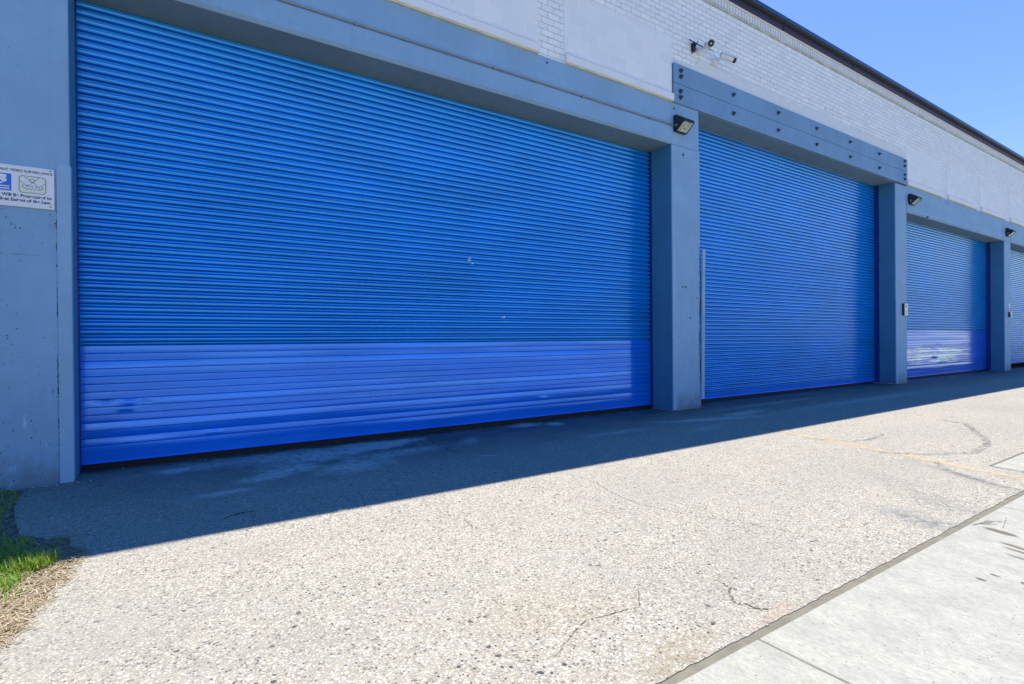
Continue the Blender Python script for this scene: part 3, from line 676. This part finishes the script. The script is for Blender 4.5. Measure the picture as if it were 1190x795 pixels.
dust([(7.10, -1.9), (7.006, -2.352), (6.767, -3.255), (6.62, -3.9), (6.46, -4.456), (6.375, -4.92)], .105, 51, M['yellow'], 'yellow_line', .0042)
dust([(6.80, -2.7), (6.95, -3.05), (7.2, -3.19), (7.5, -3.2), (7.9, -3.12)], .07, 52, M['tyre'], 'tyre_mark', .0055)
dust([(9.9, -3.1), (9.75, -3.45), (9.1, -3.72), (8.5, -4.0), (8.0, -4.15), (7.4, -4.2), (6.9, -3.95), (6.6, -3.6)], .09, 53, M['tyre'], 'tyre_mark', .0062)
dust([(6.6, -4.1), (6.2, -4.35), (5.95, -4.75), (5.9, -4.93)], .07, 54, M['tyre'], 'tyre_mark', .0050)
o = ribbon([(2.92, -1.20), (3.10, -1.31)], .012, 'z', .006, .02, 4, 60, tip=False, wmin=.9).build('paper_strip', M['white_plastic']); tag(o, 'thin white strip of litter on the shaded concrete', 'litter')
pc = ribbon([(4.60, -4.99), (4.71, -5.08)], .008, 'z', .002, .1, 8, 70, tip=False, wmin=.6).build('crack', M['crackm'], pv)
ribbon([(4.62, -5.13), (4.95, -5.07)], .004, 'z', .002, .3, 12, 71).build('crack', M['crackm'], pv)
ribbon([(4.55, -4.99), (4.70, -5.02), (4.85, -5.10)], .010, 'z', .0022, .2, 12, 72).build('crack', M['crackm'], pv)

# dirt strip with straw and grass
dm = MB(); nx_, ny_ = 60, 90
X0, X1, Y0, Y1 = -8., -.36, -4.9, .0
vs = []
for j in range(ny_ + 1):
    for i in range(nx_ + 1):
        u = i / nx_; xx = X1 - (X1 - X0) * (u ** 2.5); yy = Y0 + (Y1 - Y0) * j / ny_
        d_ = -.018 + .02 * noise.noise((xx * 6, yy * 6, 0)) + .012 * noise.noise((xx * 25, yy * 25, 3)) + min(.03, max(0, (-.75 - xx)) * .06)
        vs.append((xx, yy, d_))
dm.add(vs, [(j * (nx_ + 1) + i, (j + 1) * (nx_ + 1) + i, (j + 1) * (nx_ + 1) + i + 1, j * (nx_ + 1) + i + 1) for j in range(ny_) for i in range(nx_)], True)
dt = dm.build('dirt', M['dirt']); dt['kind'] = 'structure'
def edge_x(y):
    for i in range(len(edge) - 1):
        (xa, ya), (xb, yb) = edge[i], edge[i + 1]
        if ya <= y <= yb and yb > ya: return xa + (xb - xa) * (y - ya) / (yb - ya)
    return edge[0][0] if y < edge[0][1] else edge[-1][0]
def blade(m, p, L_, w, lean, az, segs=4, curl=.6):
    d = Vector((math.cos(az), math.sin(az), 0)); s = Vector((-d.y, d.x, 0)); vs = []; q = Vector(p); a = lean
    for i in range(segs + 1):
        ww = w * (1 - (i / segs) ** 1.5) + .0004
        vs += [q - s * ww / 2, q + s * ww / 2]
        q = q + (d * math.sin(a) + Vector((0, 0, 1)) * math.cos(a)) * (L_ / segs); a += curl / segs
    m.add(vs, [(2 * i, 2 * i + 1, 2 * i + 3, 2 * i + 2) for i in range(segs)])
rg = random.Random(99)
g = MB(); cnt = 0
def patch(cx, cy, rx, ry, n, lmin, lmax, dens=1.):
    for _ in range(n):
        a = rg.random() * 2 * math.pi; rr_ = math.sqrt(rg.random()); x = cx + rx * rr_ * math.cos(a); y = cy + ry * rr_ * math.sin(a)
        if y > -.02 or x > edge_x(y) + .05: continue
        blade(g, (x, y, -.012), lmin + (lmax - lmin) * rg.random(), .003 + .003 * rg.random(), rg.random() * .7, rg.random() * 2 * math.pi, 4, .3 + rg.random())
patch(-1.06, -.50, .13, .45, 420, .02, .07)
patch(-.98, -1.45, .14, .28, 260, .02, .07)
patch(-.80, -1.75, .16, .15, 300, .03, .08)
patch(-.70, -2.08, .11, .14, 420, .03, .09)
patch(-.58, -2.20, .09, .10, 320, .05, .12)
patch(-.70, -2.42, .10, .18, 520, .03, .08)
patch(-.62, -2.26, .12, .06, 260, .05, .12)
patch(-.62, -2.62, .07, .08, 90, .02, .05)
patch(-.45, -1.78, .10, .03, 60, .01, .03)
patch(-.50, -2.30, .08, .05, 50, .02, .05)
patch(-1.6, -2.0, .75, 2.2, 7000, .03, .10)
patch(-3.5, -2.4, 2.2, 2.4, 6000, .04, .11)
tag(g.build('grass', M['grass']), 'green grass tufts at the pier foot on the left', 'grass', kind='stuff')
s_ = MB()
for _ in range(9000):
    y = -4.6 + 4.3 * rg.random() if rg.random() < .55 else -3.3 + 1.3 * rg.random()
    x = edge_x(y) + .03 - abs(rg.gauss(0, .28))
    if y > -1.7 and rg.random() < .85: continue
    a = rg.random() * math.pi; L_ = .012 + .05 * rg.random() ** 2
    z = -.004 + .012 * rg.random(); d = Vector((math.cos(a), math.sin(a), (rg.random() - .5) * .5)); w = Vector((-d.y, d.x, 0)) * (.0012 + .0018 * rg.random())
    p = Vector((x, y, z)); s_.add([p - w, p + w, p + d * L_ + w * .5, p + d * L_ - w * .5], [(0, 1, 2, 3)])
tag(s_.build('straw', M['straw']), 'dry straw and dead grass along the broken concrete edge', 'straw', kind='stuff')
# rubble at the pier feet and loose grit
t = NT('rubble_stone'); M['rub'] = t.fin(t.mix(t.n('ShaderNodeNewGeometry').outputs['Random Per Island'], (.10, .10, .10), (.50, .48, .45)), .9)
rb = MB(); ico = bmesh.new(); bmesh.ops.create_icosphere(ico, subdivisions=1, radius=1.); iv = [v.co.copy() for v in ico.verts]; if_ = [tuple(v.index for v in f.verts) for f in ico.faces]
def stone(x, y, r_):
    q = Matrix.Rotation(rg.random() * 6, 3, 'Z'); sc = Vector((1, .6 + .4 * rg.random(), .45 + .3 * rg.random())) * r_
    rb.add([q @ Vector((v.x * sc.x * (1 + .3 * (rg.random() - .5)), v.y * sc.y * (1 + .3 * (rg.random() - .5)), v.z * sc.z)) + Vector((x, y, sc.z * .6)) for v in iv], if_)
for _ in range(70): stone(A2 - .03 - abs(rg.gauss(0, .06)), .02 + .5 * rg.random(), .008 + .022 * rg.random() ** 2)
for _ in range(40): stone(A2 + .7 * rg.random(), -.02 - abs(rg.gauss(0, .03)), .006 + .016 * rg.random() ** 2)
for _ in range(60): stone(A1 - .01 - abs(rg.gauss(0, .03)), -.05 + .5 * rg.random(), .004 + .010 * rg.random() ** 2)
for _ in range(70): stone(A1 + .95 * rg.random(), -.01 - abs(rg.gauss(0, .02)), .004 + .010 * rg.random() ** 2)
for _ in range(60): stone(-.95 + .45 * rg.random(), -.01 - abs(rg.gauss(0, .02)), .004 + .010 * rg.random() ** 2)
for _ in range(160): stone(-.3 + 8 * rg.random(), .35 + .12 * rg.random(), .003 + .006 * rg.random() ** 2)
for _ in range(260): stone(-.2 + 7 * rg.random(), -4.8 + 4.8 * rg.random(), .003 + .006 * rg.random() ** 3)
tag(rb.build('gravel', M['rub']), 'loose grit and stone chips around the pier feet', 'gravel', kind='stuff')

# ------------------------------------------------------------------ light
PT = math.atan2(7.945, 2.245 - .135); AZ = R(22)
el = math.atan(math.tan(PT) * math.cos(AZ))
sd = Vector((math.sin(AZ) * math.cos(el), math.cos(AZ) * math.cos(el), math.sin(el)))
ld = bpy.data.lights.new('sun', 'SUN'); ld.energy = 4.4; ld.angle = R(.5); ld.color = (1., .92, .80)
lo = bpy.data.objects.new('sun', ld); col.objects.link(lo); lo.rotation_euler = sd.to_track_quat('Z', 'Y').to_euler(); lo.location = (0, 10, 20)
w = bpy.data.worlds.new('World'); scn.world = w; w.use_nodes = True; nt = w.node_tree
bg = nt.nodes['Background']; sk = nt.nodes.new('ShaderNodeTexSky'); sk.sky_type = 'NISHITA'; sk.sun_disc = False
sk.sun_elevation = el; sk.sun_rotation = AZ; sk.air_density = 1.0; sk.dust_density = .3; sk.ozone_density = 2.5
hs = nt.nodes.new('ShaderNodeHueSaturation'); hs.inputs['Saturation'].default_value = 1.45; hs.inputs['Value'].default_value = 1.0
nt.links.new(sk.outputs[0], hs.inputs['Color'])
# deep clear-day blue overhead, paler towards the horizon
tcw = nt.nodes.new('ShaderNodeTexCoord'); sx = nt.nodes.new('ShaderNodeSeparateXYZ'); nt.links.new(tcw.outputs['Generated'], sx.inputs[0])
def mrw(a, b, c, d):
    o = nt.nodes.new('ShaderNodeMapRange'); o.inputs[1].default_value = a; o.inputs[2].default_value = b; o.inputs[3].default_value = c; o.inputs[4].default_value = d
    nt.links.new(sx.outputs[2], o.inputs[0]); return o.outputs[0]
nt.links.new(mrw(.50, .70, 1.20, 2.8), hs.inputs['Saturation']); nt.links.new(mrw(.10, .60, .66, .78), hs.inputs['Value']); nt.links.new(mrw(.50, .70, .514, .504), hs.inputs['Hue'])
nt.links.new(hs.outputs[0], bg.inputs[0]); bg.inputs[1].default_value = .15

# ------------------------------------------------------------------ camera
yaw, pitch, roll, F = R(33.5891), R(.2478), R(-.4685), 624.888
fw = Vector((math.sin(yaw) * math.cos(pitch), math.cos(yaw) * math.cos(pitch), -math.sin(pitch)))
r_ = Vector((math.cos(yaw), -math.sin(yaw), 0)); u_ = r_.cross(fw)
r2 = r_ * math.cos(roll) + u_ * math.sin(roll); u2 = -r_ * math.sin(roll) + u_ * math.cos(roll)
cam = bpy.data.cameras.new('camera'); co = bpy.data.objects.new('camera', cam); col.objects.link(co)
mt = Matrix((r2, u2, -fw)).transposed().to_4x4(); mt.translation = Vector((0, -6.2899, 1.27)); co.matrix_world = mt
cam.sensor_width = 36; cam.lens = 36 * F / 1190; cam.clip_end = 2000; cam.clip_start = .05
scn.camera = co
vs = scn.view_settings; vs.view_transform = 'Standard'; vs.look = 'None'; vs.gamma = 1; vs.exposure = 1.08; vs.use_curve_mapping = False
scn.render.engine = 'CYCLES'; scn.cycles.max_bounces = 8; scn.cycles.sample_clamp_indirect = 6
